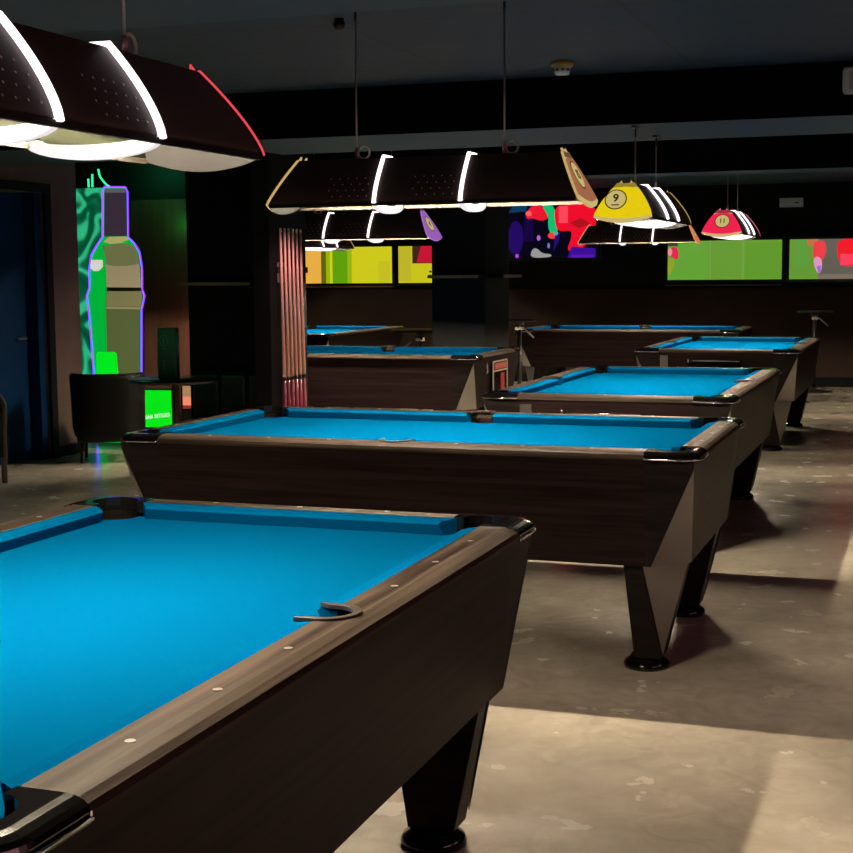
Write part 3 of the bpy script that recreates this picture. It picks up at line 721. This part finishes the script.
b = MB(); b.box(-.062, .062, -.005, 0, .385, .455); b.build('coral_pane', glow('pane_coral', lin((238, 138, 105)), 1.), L2)
b = MB(); b.prism([(-.062, .355), (.062, .365), (.062, .385), (-.062, .385)], -.005, 0, 'y'); b.build('red_pane', glow('pane_red', lin((140, 44, 44)), 1.), L2)

# ------------------------------------------------------------------ cafe furniture
C = empty('cafe_table', (-4.60, 8.18, 0), 0, 'small round black cafe table by the bottle sign', 'table')
b = MB(); b.lathe([(.0, .738), (.278, .738), (.293, .748), (.290, .760), (.0, .762)], n=40); b.build('table_top', 'black_metal', C)
b = MB(); b.lathe([(.025, .03), (.025, .738)], n=16); b.build('post', 'chair_wood', C)
b = MB(); b.lathe([(.20, 0), (.20, .012), (.05, .035), (.03, .05)], n=32); b.build('base', 'black_metal', C)
G = empty('green_case', (-4.648, 8.19, .7622), radians(20), 'dark green promotional box with pale emblem on the cafe table', 'box')
b = MB(); b.box(-.062, .062, -.062, .062, 0, .325); cs = b.build('case_body', 'green_case', G, bevel=.010, seg=3)
b = MB(); b.tube([(-.018+.026*cos(2*pi*i/20), -.0625, .245+.032*sin(2*pi*i/20)) for i in range(20)], .0022, 6, closed=True)
b.box(-.022, -.014, -.0645, -.0615, .225, .262); b.box(-.03, -.006, -.0645, -.0615, .190, .196); b.prism([(-.024, .12), (-.012, .12), (-.016, .10), (-.010, .075), (-.026, .075), (-.021, .10)], -.0645, -.0615, 'y'); b.box(-.032, -.004, -.0645, -.0615, .060, .066)
b.build('emblem', 'green_mark', cs)
b = MB(); b.T = Matrix.Rotation(pi/2, 4, 'Z')
b.disc((.0, .175, -.0645), .022, 'y', 16) if False else None
b.box(-.016, .016, -.0645, -.0615, .165, .215); b.box(-.012, .014, -.0645, -.0615, .285, .297)
b.build('side_mark', 'sign_face', cs)
def tub_chair(loc, rz, label):
    R = empty('lounge_chair', loc, rz, label, 'chair')
    # curved back shell facing +Y (seat side), seen from behind at -Y
    b = MB(); n = 14; rings = []
    def row(z, dx, y0, off):
        out = []
        for i in range(n+1):
            a = -1+2*i/n; x = a*(.275+dx); y = y0+.16*abs(a)**4+off
            out.append((x, y, z))
        return out
    outer = [row(z, dx, y0, 0) for z, dx, y0 in ((.14, -.035, .02), (.17, -.015, .0), (.24, .0, -.01), (.45, .003, -.03), (.60, .008, -.05), (.640, .006, -.045), (.652, -.01, -.03))]
    inner = [row(z, dx, y0, .065) for z, dx, y0 in ((.640, -.03, -.04), (.45, -.03, -.03), (.14, -.05, .0))]
    outer = [[(x, y, z+.035) for x, y, z in r] for r in outer]; inner = [[(x, y, z+.035) for x, y, z in r] for r in inner]
    b.loft(outer+inner, closed=False, cap=False, smooth=True)
    for i in (0, n):
        b.poly([r[i] for r in outer+inner])
    b.build('back_shell', 'black_vinyl', R)
    b = MB(); b.box(-.235, .235, .05, .50, .26, .40); b.build('seat_cushion', 'black_vinyl', R, bevel=.04, seg=4)
    b = MB(); b.box(-.235, .235, .04, .48, .16, .26); b.build('seat_base', 'black_vinyl', R, bevel=.02)
    for sx in (-.2, .2):
        for y in (.08, .44):
            b = MB(); b.tube([(sx, y, .165), (sx*1.04, y, 0)], .011, 8); b.build('leg', 'black_metal', R)
    return R
tub_chair((-5.885, 9.42, 0), radians(27), 'low black lounge chair seen from behind, before the bottle sign')
R = empty('bentwood_chair', (-5.995, 8.06, 0), radians(78), 'brown round backed chair cut off at the left edge', 'chair')
b = MB()
for zz in (0,):
    path = [(-.17, 0, 0.02), (-.18, -.0, .42), (-.175, -.01, .56), (-.13, -.015, .625), (0, -.02, .645), (.13, -.015, .625), (.175, -.01, .56), (.18, 0, .42), (.17, 0, .02)]
b.tube(path, .020, 10); b.build('back_frame', 'chair_wood', R)
b = MB(); b.prism([(-.16, .20), (.16, .20), (.165, .55), (.12, .612), (0, .63), (-.12, .612), (-.165, .55)], -.012, .010, 'y'); b.build('back_panel', 'black_vinyl', R)
b = MB(); b.box(-.19, .19, .0, .40, .40, .45); b.build('seat', 'black_vinyl', R, bevel=.02, seg=3)
for sx in (-.16, .16):
    b = MB(); b.tube([(sx, .36, .41), (sx*1.05, .38, 0)], .016, 8); b.build('leg', 'chair_wood', R)
# booth
B = empty('booth_sofa', (-4.53, 9.05, 0), 0, 'dark green tufted booth seat against the wall left of the cue rack', 'sofa')
b = MB(); b.box(-.34, .27, -.40, -.005, .10, .43); b.build('seat_block', 'booth', B, bevel=.03, seg=3)
for k in range(3):
    b = MB(); b.box(-.35+k*.21, -.35+k*.21+.206, -.13, -.005, .43, .74); b.build('back_panel', 'booth', B, bevel=.025, seg=3)
b = MB(); b.box(-.32, .25, -.36, -.01, 0, .10); b.build('plinth', 'black_metal', B)
b = MB(); b.box(.285, .315, -.42, -.005, 0, .76); b.build('side_panel', 'pillar', B, bevel=.004)
# poseur tables
def poseur(x, y, r, z, label, top='black_metal', lever=1):
    R = empty('bar_table', (x, y, 0), 0, label, 'bar table', 'tall round bar tables')
    b = MB(); b.lathe([(0, z-.018), (r, z-.018), (r+.004, z-.008), (r, z), (0, z)], n=32); b.build('table_top', top, R)
    b = MB(); b.lathe([(.022, .03), (.022, z-.02)], n=14); b.build('post', 'teal_metal' if lever < 0 else 'black_metal', R)
    b = MB(); b.lathe([(.045, z-.10), (.045, z-.03), (.02, z-.02)], n=14); b.build('collar', 'chrome', R)
    b = MB(); b.tube([(0, -.02, z-.07), (.06*lever, -.03, z-.09), (.15*lever, -.04, z-.17)], .008, 8); b.build('lever', 'rod', R)
    b = MB(); b.lathe([(.21, 0), (.21, .012), (.05, .03), (.025, .05)], n=32); b.build('base', 'black_metal', R)
poseur(-1.315, 17.35, .20, .945, 'tall round black bar table at the far right by the back wall')
poseur(-3.70, 13.15, .16, .98, 'tall round bar table standing at the left end of the farthest table')
poseur(-4.36, 12.20, .27, .915, 'tall round bar table half hidden behind the far pillar', 'rim', -1)

# ------------------------------------------------------------------ coloured fill lights, added without visible fixtures
def light(name, kind, loc, col, e, size=.1, rot=None, sy=None):
    l = bpy.data.lights.new(name, kind); l.energy = e; l.color = col
    if kind == 'AREA':
        l.shape = 'RECTANGLE'; l.size = size; l.size_y = sy or size
    else: l.shadow_soft_size = size
    o = bpy.data.objects.new(name, l); COL.objects.link(o); o.location = loc
    if rot: o.rotation_euler = rot
    return o
light('pink_fill', 'AREA', (2.6, 3.0, 2.44), (1., .42, .48), 75, 1.2, (0, radians(25), 0), 5.0)  # unseen fill, added to tint the floor shadows pink
light('green_fill_door', 'POINT', (-6.20, 11.14, 1.86), (.05, 1., .12), .45, .03)  # added fill, makes the green patch on the brown door
light('green_fill_top', 'POINT', (-6.42, 11.05, 2.34), (.02, 1., .35), 1.4, .03)  # added green fill for the wall above the brown door
light('green_fill_case', 'POINT', (-5.02, 8.05, 1.12), (.03, 1., .30), .9, .03)  # added fill that greens the case and the booth
light('red_fill', 'POINT', (-6.10, 11.05, .9), (1., .16, .10), .35, .03)  # added red fill for the lower part of the brown door
cs_ = light('cue_fill', 'SPOT', (-3.45, 8.30, 2.15), (1., .60, .54), 42., .04)  # unseen light added to brighten the cues
cs_.rotation_euler = Vector((-4.03+3.45, 8.80-8.30, 1.05-2.15)).to_track_quat('-Z', 'Y').to_euler(); cs_.data.spot_size = radians(44); cs_.data.spot_blend = .6
# ------------------------------------------------------------------ world and camera
w = bpy.data.worlds.new('world'); S.world = w; w.use_nodes = True
w.node_tree.nodes['Background'].inputs['Color'].default_value = (.01, .014, .02, 1); w.node_tree.nodes['Background'].inputs['Strength'].default_value = .3
cam = bpy.data.cameras.new('camera'); co = bpy.data.objects.new('camera', cam); COL.objects.link(co)
cam.sensor_width = 36; cam.lens = 36*1439.88/853; cam.clip_start = .05; cam.clip_end = 100
co.matrix_world = Matrix.Translation((0, 0, 1.42714)) @ Matrix.Rotation(.3392, 4, 'Z') @ Matrix.Rotation(pi/2-.1066, 4, 'X') @ Matrix.Rotation(-.008, 4, 'Z')
S.camera = co
S.view_settings.view_transform = 'Standard'; S.view_settings.look = 'None'; S.view_settings.gamma = 1; S.view_settings.exposure = 0
S.view_settings.use_curve_mapping = False
